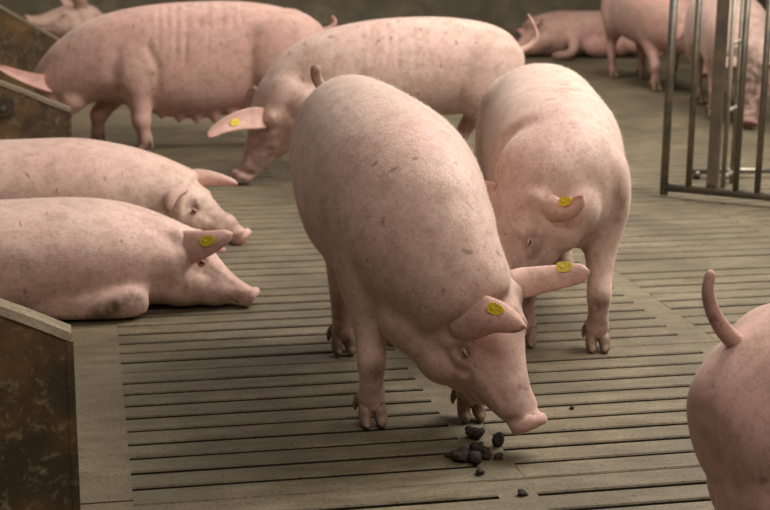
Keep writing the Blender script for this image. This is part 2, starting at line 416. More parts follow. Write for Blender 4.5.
    def put_eyes(s, co):
        poll, ax, hy, hz = s.hf; kk = s.hk; e0 = s.H(.118, 0, -.031)
        d = co - e0; a, y, z = d @ ax, d @ hy, d @ hz
        for q in s.eye_sides:
            near = (np.hypot(a, z) < .014 * kk) & (y * q > 0)
            yy = min(np.max((y * q)[near]), (.128 * s.size) * kk) if near.any() else .085 * kk
            c = e0 + hy * q * (yy - .0055 * kk); v, f = blob((0, 0, 0), 1.0, 14, 8)
            v = [c + (ax * p[0] * .0115 + hy * p[1] * .0085 + hz * p[2] * .0068) * kk for p in v]
            mb = MB(); mb.add(v, f); mb.build('eye', M['eye'], s.root)
            for dz, r_ in ((.0085, .0055), (-.0090, .0045)):      # lids
                pts = [c + (ax * (t * .013) + hz * (dz * (1 - .55 * t * t)) + hy * q * (.0045 - .004 * t * t)) * kk for t in (-1.1, -.6, 0, .6, 1.1)]
                v, f = loft([(p, r_ * w_ * kk, r_ * w_ * kk, r_ * w_ * kk) for p, w_ in zip(pts, (.4, .85, 1, .85, .4))], n=10, sub=3, up=hz + ax * .01, ex=2.0)
                s.late.add(v, f); s.latemask += [(.5, .15)] * len(v)
    def ear(s, base, ctrl, tip, wdir, width, cup=0.02, tagat=None, tagsize=1.0, thick=0.009, fold=0.0, blunt=0.70):
        """leaf shaped ear along a bent midline; wdir points to one long edge"""
        base, ctrl, tip = (np.asarray(q, float) for q in (base, ctrl, tip)); nu, nv = 22, 12
        def pt(u, v):
            c = bez(base, ctrl, tip, u); t = nrm(2 * (1 - u) * (ctrl - base) + 2 * u * (tip - ctrl))
            wd = np.asarray(wdir, float); wd = nrm(wd - t * np.dot(wd, t)); nn = np.cross(t, wd)
            pr = (1 - blunt * u ** 1.3) * (1.0 if u < .84 else math.sqrt(max(0.0, 1 - ((u - .84) / .16) ** 2))) * (.86 + .14 * min(1, u / .15))
            hw = width * 0.5 * max(pr, 0.03)
            return c + wd * hw * v + nn * (-cup * v * v * (1 - 0.55 * u) + fold * max(v, 0) ** 2 * u), nn
        vs = []; 
        for sgn in (1, -1):
            for i in range(nu + 1):
                for j in range(nv + 1):
                    u, v = i / nu, j / nv * 2 - 1; p, nn = pt(u, v)
                    th = thick * (1.0 - 0.5 * u) * (1 - 0.75 * abs(v) ** 3) * (1 if u < .96 else .5)
                    if u < .2: th *= 1 + (0.2 - u) * 6
                    vs.append(p + nn * th * sgn)
        n1 = (nu + 1) * (nv + 1); fs = []
        for i in range(nu):
            for j in range(nv):
                a = i * (nv + 1) + j; q = (a, a + 1, a + nv + 2, a + nv + 1); fs.append(q[::-1]); fs.append(tuple(k + n1 for k in q))
        def rim(seq):
            for a, b in zip(seq[:-1], seq[1:]): fs.append((a, b, b + n1, a + n1))
        rim([i * (nv + 1) for i in range(nu + 1)][::-1]); rim([i * (nv + 1) + nv for i in range(nu + 1)])
        rim([nu * (nv + 1) + j for j in range(nv + 1)][::-1]); rim([j for j in range(nv + 1)])
        s.late.add(vs, fs)
        for sgn in (0, 1):
            for i in range(nu + 1):
                for j in range(nv + 1):
                    s.latemask.append((min(1, 0.22 + .30 * (i / nu) + .25 * abs(j / nv * 2 - 1) ** 4), 0.0))
        if tagat:
            for (u, v, side) in tagat:
                p, nn = pt(u, v); p2, _ = pt(u + .05, v); p3, _ = pt(u, v + .1)
                t = nrm(p2 - p); wv = nrm(np.cross(nn, t)); nn = np.cross(t, wv) ; nn = nn if side > 0 else -nn
                wv = np.cross(nn, t)
                r = 0.019 * tagsize; pr = [(1.35, .1), (.85, .62), (0, .80), (-.85, .72), (-1.15, 0), (-.8, -.62), (0, -.78), (.8, -.6)]
                mb = MB(); vv = []
                for h in (0.0, 0.0035):
                    vv += [V(a * r, b * r, h) for a, b in pr]
                n = len(pr); ff = [tuple(range(n))[::-1], tuple(range(n, 2 * n))] + [(i, (i + 1) % n, (i + 1) % n + n, i + n) for i in range(n)]
                mb.add(vv, ff); bv, bf = blob(V(-.3 * r, 0, .004), (.0045, .0045, .003), 10, 6); mb.add(bv, bf)
                o = mb.build('ear_tag', M['tag'], s.root, smooth=False); o['label'] = 'yellow plastic ear tag'
                R3 = Matrix((t, wv, nn)).transposed().to_4x4(); R3.translation = Vector(p + nn * (thick * 0.9 + .0015)); o.matrix_local = R3
    def tail(s, pts, r0=0.018, r1=0.006, hairy=True, dirt=.5):
        st = []
        P = catmull(np.array(pts, float), 6)
        n = len(P); rr = [r0 + (r1 - r0) * (i / (n - 1)) ** 0.8 for i in range(n)]
        rr[-1] *= .4
        v, f = loft([(P[i], rr[i], rr[i], rr[i]) for i in range(n)], n=12, sub=1, up=(0.31, 0.77, .55), ex=2)
        s.late.add(v, f); s.latemask += [(0.25, 0.15 + dirt * max(0, (i // 12) / n - .5) if hairy else 0) for i in range(len(v))]
    def hoof(s, x, y, ang=0.0, size=1.0):
        s.feet.append((x, y)); mb = MB(); c, n = math.cos(ang), math.sin(ang)
        def R(px, py, pz): return V(x + (px * c - py * n) * size, y + (px * n + py * c) * size, max(pz * size, 0.002))
        for q in (-1, 1):
            mb.add(*loft([(R(-.020, q * .014, .076), .012, .014, .014), (R(-.010, q * .018, .058), .0165, .020, .020), (R(.008, q * .021, .034), .0185, .026, .023), (R(.026, q * .022, .018), .0165, .018, .016), (R(.042, q * .020, .011), .010, .010, .009), (R(.048, q * .019, .008), .003, .004, .004)], n=14, sub=3, up=(0, 0, 1), ex=2.4))
            mb.add(*loft([(R(-.030, q * .024, .082), .011, .011, .011), (R(-.042, q * .034, .062), .011, .011, .011), (R(-.047, q * .038, .038), .007, .007, .007), (R(-.048, q * .038, .028), .002, .002, .002)], n=10, sub=2, up=(c, n, 0)))
        for i, v in enumerate(mb.v):
            if v[2] < 0.001: mb.v[i] = (v[0], v[1], 0.001)
        mb.build('hoof', M['hoof'], s.root)
    def stand_legs(s, fr, fl, hr, hl, belly=0.36, ang=0.0, hoofs=(1, 1, 1, 1)):
        """fr.. = foot (x, y); front then hind"""
        for k, (fx, fy) in enumerate((fr, fl)):
            q = -1 if k == 0 else 1; sx, sy = s.sh[0], s.sh[1] * q
            def I(t, dx=0): return (sx + (fx - sx) * t + dx, sy + (fy - sy) * t)
            lk = s.legk; s.limb([(sx - .02, sy * .7, .66 * lk, .05, .08), (sx, sy * .9, .58 * lk, .085, .135), (sx - .005, sy * 1.02, .47 * lk, .088, .125), (*I(.25, -.012), .375, .074, .092), (*I(.5, -.01), .295, .052, .060), (*I(.75, -.004), .225, .041, .044),
                    (*I(.88, .002), .178, .042, .045), (*I(.95, -.004), .125, .033, .034), (fx - .012, fy, .078, .039, .039), (fx - .006, fy, .045, .034, .034), (fx, fy, .03, .026, .026)])
            s.paints += [(1, [V(fx + .0, fy, .04), V(fx, fy, .10)], .07, .55), (1, [V(fx + .03, fy, .16)], .035, .8)]
            if hoofs[k]: s.hoof(fx, fy, ang)
        for k, (fx, fy) in enumerate((hr, hl)):
            q = -1 if k == 0 else 1; hx, h1 = s.hip[0], s.hip[1] * q; o_ = s.hipo; hy = h1
            lk = s.legk; s.limb([(hx, hy * .6 + o_, .76 * lk, .06, .10), (hx, hy * .85 + o_, .68 * lk, .11, .17, .17), (hx + .03, hy * 1.02 + o_, .56 * lk, .115, .18, .19), (hx + .05, hy * 1.12 + o_ * .8, .45, .10, .135, .16), (hx + .0, hy * 1.08 + o_ * .6, .365, .07, .085, .10),
                    ((hx + fx) / 2 - .065, (hy + fy) / 2, .295, .048, .055), (fx - .075, fy, .235, .038, .042, .05), (fx - .05, fy, .165, .034, .036), (fx - .03, fy, .11, .031, .033), (fx - .015, fy, .072, .035, .036), (fx - .006, fy, .045, .034, .034), (fx, fy, .03, .026, .026)])
            s.paints += [(1, [V(fx, fy, .04), V(fx - .03, fy, .12)], .07, .6), (1, [V(fx - .11, fy, .235)], .04, .5)]
            if hoofs[2 + k]: s.hoof(fx, fy, ang)
    def finish(s, label, group):
        me0 = bpy.data.meshes.new('raw'); me0.from_pydata(s.mb.v, [], s.mb.f); me0.update()
        ob = bpy.data.objects.new('raw', me0); COL.objects.link(ob)
        r = ob.modifiers.new('r', 'REMESH'); r.mode = 'VOXEL'; r.voxel_size = s.voxel; r.adaptivity = 0
        dg = bpy.context.evaluated_depsgraph_get(); me = bpy.data.meshes.new_from_object(ob.evaluated_get(dg))
        bpy.data.objects.remove(ob); bpy.data.meshes.remove(me0)
        n = len(me.vertices); co = np.empty(n * 3, np.float32); me.vertices.foreach_get('co', co); co = co.reshape(-1, 3).astype(float)
        ed = np.empty(len(me.edges) * 2, np.int32); me.edges.foreach_get('vertices', ed); ed = ed.reshape(-1, 2)
        deg = np.bincount(ed.ravel(), minlength=n).astype(float)[:, None]; deg[deg == 0] = 1
        lim = np.full(n, float(s.smooth))
        if hasattr(s, 'hf'):
            dh = np.linalg.norm(co - s.H(.20, 0, -.06), axis=1); lim = np.minimum(lim, 4 + np.clip((dh - .14) / .14, 0, 1) * s.smooth)
            dh = np.linalg.norm(co - s.H(.37, 0, -.05), axis=1); lim = np.minimum(lim, 1.5 + np.clip((dh - .05) / .06, 0, 1) * s.smooth)
        for fx, fy in s.feet:
            dh = np.linalg.norm(co - V(fx, fy, .06), axis=1); lim = np.minimum(lim, 4 + np.clip((dh - .08) / .2, 0, 1) * s.smooth)
        for it in range(s.smooth):
            ave = np.stack([np.bincount(ed[:, 0], co[ed[:, 1], k], n) + np.bincount(ed[:, 1], co[ed[:, 0], k], n) for k in range(3)], 1) / deg
            wgt = 0.55 * np.clip(lim - it, 0, 1)[:, None]; co = co + (ave - co) * wgt
        me.vertices.foreach_set('co', co.astype(np.float32).ravel()); me.update()
        no = np.empty(n * 3, np.float32); me.vertices.foreach_get('normal', no); no = no.reshape(-1, 3).astype(float)
        def dist(pl):
            pl = [np.asarray(q, float) for q in pl]
            if len(pl) == 1: return np.linalg.norm(co - pl[0], axis=1)
            best = np.full(n, 9.0)
            for a, b in zip(pl[:-1], pl[1:]):
                ab = b - a; t = np.clip((co - a) @ ab / (ab @ ab + 1e-12), 0, 1); best = np.minimum(best, np.linalg.norm(co - a - t[:, None] * ab, axis=1))
            return best
        disp = np.zeros(n)
        for st in s.stamps:
            d = dist([st[1]] if st[0] == 'dot' else st[1]); disp += st[3] * np.exp(-(d / st[2]) ** 2)
        co2 = co + no * disp[:, None]
        co2[:, 2] = np.maximum(co2[:, 2], 0.002)
        if hasattr(s, 'eye_sides'): s.put_eyes(co2)
        mask = np.zeros((n, 4), np.float32); mask[:, 3] = 1
        for ch, pl, rad, amt in s.paints:
            d = dist(pl); mask[:, ch] = np.maximum(mask[:, ch], amt * np.clip(1.35 - d / rad, 0, 1)) if amt > 0 else mask[:, ch]
        fl = np.empty(len(me.loops), np.int32); me.loops.foreach_get('vertex_index', fl); ls = np.empty(len(me.polygons), np.int32); me.polygons.foreach_get('loop_total', ls)
        fl = fl.tolist(); faces = []; p = 0
        for c_ in ls.tolist(): faces.append(fl[p:p + c_]); p += c_
        faces += [[i + n for i in f] for f in s.late.f]
        allv = co2.tolist() + [list(q) for q in s.late.v]
        bpy.data.meshes.remove(me)
        m2 = bpy.data.meshes.new('body'); m2.from_pydata(allv, [], faces); m2.update()
        m2.polygons.foreach_set('use_smooth', [True] * len(m2.polygons)); m2.materials.append(s.mat)
        at = m2.color_attributes.new('mask', 'FLOAT_COLOR', 'POINT')
        lm = np.zeros((len(s.late.v), 4), np.float32); lm[:, 3] = 1
        if len(s.latemask): lm[:, :2] = np.array(s.latemask, np.float32)
        at.data.foreach_set('color', np.concatenate([mask, lm]).ravel())
        o = bpy.data.objects.new('body', m2); COL.objects.link(o); o.parent = s.root
        tag(s.root, label, 'pig', group)
        if s.hair:
            r = np.random.RandomState(5); idx = r.choice(n, min(s.hair, n), replace=False); P = co2[idx]; Nn = no[idx]
            hd_ = s.H(.2, 0, -.06); keep = (np.linalg.norm(P - hd_, axis=1) > .22) & (P[:, 2] > .12); P, Nn = P[keep], Nn[keep]; k = len(P)
            back = np.tile(V(-1, 0, -.25), (k, 1)) + r.randn(k, 3) * .28; back -= Nn * np.sum(back * Nn, 1)[:, None]; back /= np.linalg.norm(back, axis=1)[:, None] + 1e-9
            dr = back * .85 + Nn * (.16 + .16 * r.rand(k, 1)); dr /= np.linalg.norm(dr, axis=1)[:, None]
            ln = (.014 + .014 * r.rand(k, 1)); sd = np.cross(dr, Nn); sd /= np.linalg.norm(sd, axis=1)[:, None] + 1e-9
            mid = P + dr * ln * .55; tip = P + dr * ln + back * ln * .12
            vv = np.stack([P - sd * .00022, P + sd * .00022, mid + sd * .00016, mid - sd * .00016, tip], 1).reshape(-1, 3)
            ff = []
            for i in range(k): ff += [(5 * i, 5 * i + 1, 5 * i + 2, 5 * i + 3), (5 * i + 3, 5 * i + 2, 5 * i + 4)]
            h_ = link_mesh('bristles', vv.tolist(), ff, M['hair'], s.root); h_['kind'] = 'stuff'
        return o

STAND = 'standing sows'; LIE = 'lying sows'


def at(px, py, Y):          # the point at depth Y that the photograph shows at a pixel
    d = CRIGHT * ((px - 385) / F_PX) - CUP * ((py - 255) / F_PX) + CFWD
    d = d * (Y / d.y); return V(d.x, d.y, d.z + CAM_H)
def ground(px, py, z=0.0):
    d = CRIGHT * ((px - 385) / F_PX) - CUP * ((py - 255) / F_PX) + CFWD
    d = d * ((z - CAM_H) / d.z); return V(d.x, d.y, z)

# ---- the sow in front, standing head down over the slats
def main_sow():
    s = Pig((0.865, 4.135), -math.pi / 2, 0.0065, 14)
    s.torso([(-.675, -.05, .62, .03, .04, .04), (-.655, -.05, .62, .10, .10, .11), (-.58, -.05, .63, .16, .185, .18), (-.46, -.054, .625, .188, .245, .235), (-.30, -.050, .61, .208, .272, .255), (-.12, -.042, .595, .234, .283, .265),
             (.06, -.022, .58, .255, .278, .268), (.22, -.018, .565, .242, .262, .258), (.36, -.002, .54, .208, .228, .235), (.44, .03, .50, .176, .182, .212), (.50, .07, .455, .150, .140, .190), (.54, .11, .41, .125, .105, .160), (.56, .13, .38, .09, .07, .11)], ex=1.98)
    s.hair = 16000
    s.sh = (.30, .137); s.hip = (-.42, .085); s.hipo = -.036
    s.stand_legs((.355, -.128), (.355, .15), (-.308, -.094), (-.397, .097))
    s.head(s.L((1.0, 3.62, .385)), s.L((1.112, 3.445, .095)), .2, 1.2, er=(.0, -.02))
    s.eyes()
    H = s.H
    s.lump(H(.02, 0, -.165), .112); s.lump(H(.11, 0, -.15), .102); s.lump(H(.19, 0, -.122), .078); s.lump(s.L((.905, 3.73, .29)), .118); s.lump(s.L((.925, 3.68, .235)), .098)
    s.ear(s.L(at(452, 322, 3.57)), s.L(at(490, 308, 3.42)), s.L(at(527, 328, 3.45)), s.D((-.1, .25, 1)), .130, .026, tagat=[(.56, .5, 1)], tagsize=1.0, blunt=.70)
    s.ear(H(-.02, .095, .0), s.L((1.19, 3.66, .425)), s.L((1.295, 3.63, .448)), s.D((0, .45, .9)), .086, .012, tagat=[(.70, .7, 1)], tagsize=1.0, blunt=.42, thick=.006)
    s.tail([(-.66, -.05, .72), (-.70, -.07, .75), (-.72, -.09, .79), (-.71, -.115, .83), (-.69, -.12, .872)], .02, .017, dirt=1.8)
    s.paints += [(2, [H(-.03, -.125, .02)], .022, .55), (1, [V(.05, -.26, .5), V(.2, -.25, .62), V(.3, -.24, .55)], .09, .22), (1, [V(-.3, -.26, .55)], .1, .15)]
    return s.finish('large standing sow in front, head lowered to sniff the dung on the slats', STAND)
main_sow()

# ---- standing sow behind it, facing the camera with its head down
def second_sow():
    s = Pig((1.55, 4.75), -1.765, 0.0075, 24)
    s.torso([(-.76, 0, .58, .03, .04, .04), (-.74, 0, .58, .10, .10, .11), (-.66, 0, .585, .160, .165, .17), (-.54, 0, .585, .196, .232, .22), (-.36, 0, .575, .214, .258, .24), (-.16, 0, .555, .228, .258, .25),
             (.04, 0, .545, .228, .256, .252), (.20, -.01, .535, .216, .240, .245), (.29, -.02, .53, .200, .215, .225), (.36, -.07, .52, .176, .180, .195), (.41, -.11, .50, .145, .140, .16), (.44, -.14, .48, .09, .09, .11)])
    s.sh = (.27, .130); s.hip = (-.50, .12); s.hair = 12000
    a = s.L((1.581, 4.334, 0)); s.stand_legs((a[0] - .05, -.12), (a[0], a[1]), (-.42, -.10), (-.46, .11))
    s.head(s.L((1.29, 4.33, .487)), s.L((1.155, 4.215, .178)), .28, 1.05)
    s.eyes(); H = s.H
    s.ear(H(-.01, .095, -.01), s.L(at(566, 219, 4.17)), s.L(at(584, 197, 4.17)), s.D((-.2, .5, 1)), .092, .028, tagat=[(.62, .75, 1)], fold=.03)
    s.ear(H(-.02, -.10, .0), H(-.02, -.18, .05), H(.02, -.25, -.02), H(-1, 0, .5) - H(0, 0, 0), .115, .022)
    s.paints += [(1, [H(.14, .09, -.045), H(.2, .08, -.06)], .05, .55), (1, [V(.35, .17, .42), V(.36, .16, .5)], .05, .35)]
    s.paints += [(2, [V(-.02, .03, .80)], .016, .5), (2, [V(-.03, .045, .80)], .012, .5), (1, [V(.05, .0, .80), V(.06, .06, .80)], .018, .4)]
    s.tail([(-.69, 0, .66), (-.74, .01, .66), (-.78, .02, .60), (-.78, .02, .52)], .018, .009)
    return s.finish('standing sow facing the camera, behind the large front sow at right', STAND)
second_sow()

# ---- two sows lying side by side, snouts to the right
def lying(loc, label, headp, tops, ears, seed, mat='skin', foreleg=None, roll=0.0, voxel=.008, eyey=.084, extra=None):
    s = Pig(loc, 0.0, voxel, 14, mat)
    s.torso(tops, ex=2.35)
    s.head(headp[0], headp[1], roll, 1.0)
    s.eyes(eyey=eyey)
    if foreleg: s.limb(foreleg, up=(0, 0, 1))
    ears(s)
    if extra: extra(s)
    return s.finish(label, LIE)
def ears3(s):
    H = s.H
    s.ear(s.L(at(177, 249, 5.04)), s.L(at(206, 246, 4.95)), s.L(at(233, 233, 4.98)), (-.15, .25, 1), .128, .016, tagat=[(.55, .15, 1)], tagsize=1.2, blunt=.72)
    s.ear(H(-.02, .10, .0), H(.05, .14, .06), H(.17, .12, .03), (0, 1, .2), .12, .02, tagat=[(.8, .0, 1)])
    s.lump(V(.66, -.06, .095), (.15, .135, .095)); s.lump(V(.77, -.09, .062), (.10, .078, .06)); s.hair = 10000
    s.stamps += [('line', [V(.545, -.28, .24), V(.55, -.25, .15), V(.57, -.22, .05)], .02, -.010), ('line', [V(.65, -.2, .2), V(.655, -.2, .1), V(.66, -.18, .03)], .012, -.007), ('line', [V(.60, -.2, .29), V(.59, -.23, .2)], .018, -.006)]
    s.stamps += [('line', [V(.20, -.30, .02), V(.26, -.30, .08), V(.36, -.29, .12), V(.50, -.27, .14)], .014, -.010)]
    s.paints += [(1, [V(.37, -.27, .03), V(.50, -.28, .085)], .04, .95), (1, [V(.44, -.28, .1), V(.52, -.27, .12)], .03, 1.0), (1, [V(.40, -.27, .05), V(.47, -.275, .09)], .03, 1.3), (0, [H(.3, 0, -.05)], .09, .35), (1, [H(.2, -.07, -.05), H(.26, -.06, -.1)], .045, .4)]
lying((-.35, 5.17), 'lying sow nearest the camera at left, yellow tag in its raised ear', ((.675, -.055, .243), (.93, -.125, .056)),
      [(-.92, 0, .17, .03, .03, .03), (-.90, 0, .17, .11, .09, .11), (-.80, 0, .19, .20, .14, .17), (-.55, 0, .195, .262, .165, .19), (-.25, 0, .195, .29, .172, .193), (.05, 0, .195, .288, .180, .193), (.28, 0, .195, .275, .183, .193),
       (.43, 0, .19, .250, .172, .188), (.54, -.01, .182, .215, .145, .18), (.63, -.03, .172, .178, .112, .165), (.70, -.05, .158, .152, .092, .15)], ears3, 1,
      foreleg=[(.12, -.17, .07, .04, .05, .05), (.22, -.195, .062, .062, .058, .056), (.36, -.215, .062, .060, .060, .056), (.47, -.215, .064, .058, .058, .058), (.53, -.20, .06, .035, .04, .045)], roll=-.12)
def ears4(s):
    H = s.H
    s.ear(s.L(at(180, 186, 6.06)), s.L(at(170, 190, 5.98)), s.L(at(168, 211, 5.98)), (1, .1, .1), .085, .02, tagat=[(.72, .2, -1)], fold=.02)
    s.ear(H(-.02, .10, .0), s.L(at(212, 175, 6.2)), s.L(at(238, 184, 6.18)), (0, .4, 1), .085, .018)
    s.lump(V(.76, -.1, .095), (.14, .12, .095)); s.lump(V(.87, -.15, .07), (.09, .07, .065)); s.hair = 8000
    s.paints += [(0, [H(.3, 0, -.05)], .09, .45), (1, [H(.17, -.06, .02), H(.26, -.03, .0)], .06, .55), (1, [H(.12, -.09, -.03)], .05, .5)]
lying((-.35, 6.22), 'lying sow behind the nearest lying sow, muddy snout on the slats', ((.745, -.09, .235), (1.005, -.20, .05)),
      [(-.90, 0, .18, .03, .03, .03), (-.88, 0, .18, .11, .10, .11), (-.78, 0, .20, .20, .15, .18), (-.50, 0, .215, .265, .195, .21), (-.2, 0, .215, .29, .205, .213), (.1, 0, .215, .288, .212, .213), (.30, 0, .215, .275, .212, .213),
       (.45, 0, .21, .252, .192, .208), (.58, -.015, .20, .215, .165, .195), (.68, -.04, .19, .180, .135, .18), (.77, -.07, .175, .152, .108, .16)], ears4, 2, mat='skin_tan', roll=.1)

# ---- sow standing across the background, facing left
def back_sow():
    s = Pig((1.62, 7.42), math.pi, .010, 10)
    s.torso([(-.605, 0, .54, .03, .04, .04), (-.59, 0, .54, .10, .09, .12), (-.53, 0, .555, .165, .155, .19), (-.42, 0, .575, .205, .215, .235), (-.22, 0, .575, .225, .250, .25), (0, 0, .565, .235, .262, .26),
             (.20, 0, .555, .235, .255, .255), (.38, 0, .535, .22, .235, .24), (.52, .0, .50, .19, .20, .215), (.62, .02, .46, .155, .155, .19), (.69, .03, .42, .12, .11, .15), (.73, .03, .39, .08, .07, .1)])
    s.sh = (.36, .14); s.hip = (-.38, .12)
    s.stand_legs((.42, -.13), (.36, .13), (-.26, -.11), (-.36, .12))
    s.head(s.L((.875, 7.37, .425)), s.L((.705, 7.36, .045)), -.1, 1.12, er=(.05, -.03))
    s.eyes(); H = s.H
    s.ear(.5 * (s.L(at(252, 121, 7.26)) + H(.05, .07, -.035)), s.L(at(230, 117, 7.13)), s.L(at(207, 137, 7.1)), (0, -.3, 1), .115, .02, tagat=[(.48, -.05, -1), (.48, -.05, 1)], tagsize=1.2)
    s.ear(H(-.02, -.09, .0), H(.04, -.13, .02), H(.12, -.13, -.03), H(-1, 0, .5) - H(0, 0, 0), .10, .022)
    b = s.L(at(514, 50, 7.42)); s.tail([b + V(.03, 0, -.02), s.L(at(527, 48, 7.42)), s.L(at(536, 38, 7.42)), s.L(at(534, 26, 7.42)), s.L(at(528, 14, 7.42))], .022, .007)
    for i in range(7):
        x = .02 + i * .045 + rng.uniform(-.014, .014); e = rng.uniform(0, .12)
        s.stamps += [('line', [V(x, .24, .56 + e), V(x - .01, .22, .70), V(x - .02, .08, .82)], .012, -rng.uniform(.0015, .0042))]
    s.stamps += [('line', [V(.30, .26, .62), V(.27, .26, .5), V(.28, .25, .4)], .03, -.012)]
    s.paints += [(1, [H(.3, .05, -.06), H(.2, .07, -.05)], .08, .5), (0, [H(.3, 0, -.05)], .1, .3)]
    return s.finish('sow standing sideways behind the front sow, curled tail, facing left with head down', STAND)
back_sow()

def far_left_sow():
    s = Pig((.62, 8.58), math.pi, .011, 10, 'skin_pink')
    s.torso([(-.76, 0, .58, .03, .04, .04), (-.74, 0, .58, .10, .11, .12), (-.66, 0, .58, .17, .17, .20), (-.50, 0, .57, .21, .235, .25), (-.28, 0, .56, .24, .275, .34), (-.05, 0, .55, .26, .285, .38),
             (.18, 0, .54, .262, .282, .36), (.38, 0, .525, .25, .265, .29), (.54, 0, .50, .225, .235, .23), (.68, 0, .455, .185, .188, .205), (.77, 0, .41, .15, .145, .18), (.83, 0, .37, .12, .11, .15), (.86, 0, .34, .08, .07, .1)])
    s.sh = (.36, .15); s.hip = (-.50, .13); s.legw = 1.32
    a = s.L((.31, 8.36, 0)); b = s.L((.05, 8.75, 0)); s.stand_legs((b[0], -.14), (a[0], .17), (-.42, -.12), (-.48, .13))
    s.head(V(.84, 0, .34), V(1.03, .02, .06)); s.eyes(); H = s.H
    s.ear(s.L(at(56, 86, 8.52)), s.L(at(28, 82, 8.38)), s.L(at(-4, 66, 8.3)), (0, -.4, 1), .10, .02)
    s.ear(H(-.02, -.10, .0), H(.02, -.18, .05), H(.10, -.23, -.02), H(-1, 0, .5) - H(0, 0, 0), .12, .022)
    for i in range(6):
        x = .20 - i * .10; z = (.20, .175, .168, .17, .185, .21)[i]
        for q in (-1, 1):
            s.limb([(x, q * .10, z + .03, .03, .03), (x, q * .105, z - .005, .018, .018), (x, q * .105, z - .022, .010, .010), (x, q * .105, z - .03, .004, .004)]); s.paints.append((0, [V(x, q * .105, z - .03)], .06, .9))
    for i in range(11):
        x = .22 - i * .045 + rng.uniform(-.014, .014); e = rng.uniform(-.06, .08)
        s.stamps += [('line', [V(x, .27, .57 + e), V(x - .01, .25, .70), V(x - .02, .08, .83)], .012, -rng.uniform(.004, .009))]
    s.stamps += [('line', [V(.27, .27, .60), V(.22, .28, .48), V(.235, .26, .36)], .025, -.018), ('line', [V(.44, .26, .58), V(.46, .25, .45)], .04, -.012)]
    s.paints += [(2, [V(-.32, .20, .68), V(-.38, .2, .71)], .016, .45), (2, [V(-.42, .19, .69), V(-.46, .18, .70)], .014, .45), (2, [V(-.28, .22, .66), V(-.29, .22, .62)], .013, .4), (0, [V(.5, .1, .3), V(.6, -.1, .2)], .12, .5), (0, [V(0, .1, .23), V(-.5, .1, .25)], .10, .8)]
    c = s.L(at(322, 32, 8.6)); s.tail([c + V(.05, 0, 0), s.L(at(329, 29, 8.6)), s.L(at(335, 22, 8.6)), s.L(at(332, 16, 8.6))], .02, .010)
    return s.finish('pink sow standing at upper left, wrinkled back and teats, head down behind the partition', STAND)
far_left_sow()

def far_lying_left():
    s = Pig((.75, 13.05), math.pi, .014, 8, 'skin_tan')
    s.torso([(-.80, 0, .18, .03, .03, .03), (-.78, 0, .18, .12, .12, .12), (-.66, 0, .21, .22, .18, .2), (-.3, 0, .235, .28, .225, .23), (.05, 0, .235, .28, .235, .23), (.3, 0, .235, .26, .235, .23), (.5, 0, .25, .22, .205, .23), (.65, 0, .27, .18, .16, .2), (.75, 0, .29, .15, .13, .17)])
    s.head(s.L(at(74, 9, 13.0)), s.L(at(24, 15, 12.85))); s.eyes(); H = s.H
    s.ear(H(-.02, .10, .0), H(.0, .18, .10), H(.07, .16, .12), H(1, 0, .3) - H(0, 0, 0), .13, .02); s.ear(H(-.02, -.10, .0), H(.0, -.16, .1), H(.06, -.2, .08), H(1, 0, .3) - H(0, 0, 0), .12, .02)
    s.lump(V(.80, .03, .16), (.16, .15, .17))
    return s.finish('sow lying at the far upper left, mostly hidden behind the pink standing sow', LIE)
far_lying_left()

def far_lying_right():
    s = Pig((4.55, 13.35), math.pi, .014, 8, 'skin_pink')
    s.torso([(-.62, 0, .2, .03, .03, .03), (-.60, 0, .2, .12, .11, .12), (-.50, 0, .21, .2, .17, .2), (-.25, 0, .21, .26, .20, .21), (.0, 0, .21, .27, .205, .21), (.2, 0, .21, .25, .205, .21), (.36, 0, .20, .21, .18, .2), (.48, .02, .18, .165, .14, .18)])
    s.head(V(.46, .05, .24), V(.76, .22, .10), .5); s.eyes(); H = s.H
    s.ear(H(-.02, .10, .0), H(.02, .17, .06), H(.10, .18, .03), H(1, 0, .3) - H(0, 0, 0), .12, .02); s.ear(H(-.02, -.10, .0), H(.0, -.13, .1), H(.08, -.15, .1), H(1, 0, .3) - H(0, 0, 0), .12, .02)
    s.limb([(.20, .12, .22, .08, .09), (.14, .28, .16, .06, .065), (.20, .42, .07, .042, .045), (.32, .46, .05, .04, .042), (.40, .47, .045, .03, .03)], up=(0, 0, 1))
    s.limb([(-.34, .12, .20, .10, .12), (-.40, .28, .14, .09, .09), (-.52, .36, .09, .05, .05), (-.62, .40, .06, .042, .042), (-.68, .42, .05, .03, .03)], up=(0, 0, 1))
    s.lump(V(-.12, .24, .10), (.16, .10, .10)); s.lump(V(-.35, .22, .12), (.14, .10, .11))
    s.paints += [(0, [V(-.12, .28, .08)], .16, .7), (0, [V(-.5, .3, .1)], .15, .6), (1, [V(.1, 0, .4), V(.4, .1, .3)], .14, .3), (1, [V(.2, .4, .06), V(.4, .47, .05)], .08, .5), (0, [H(.2, 0, 0)], .2, .4)]
    return s.finish('sow lying on its side against the back wall, foreleg stretched out', LIE)
far_lying_right()

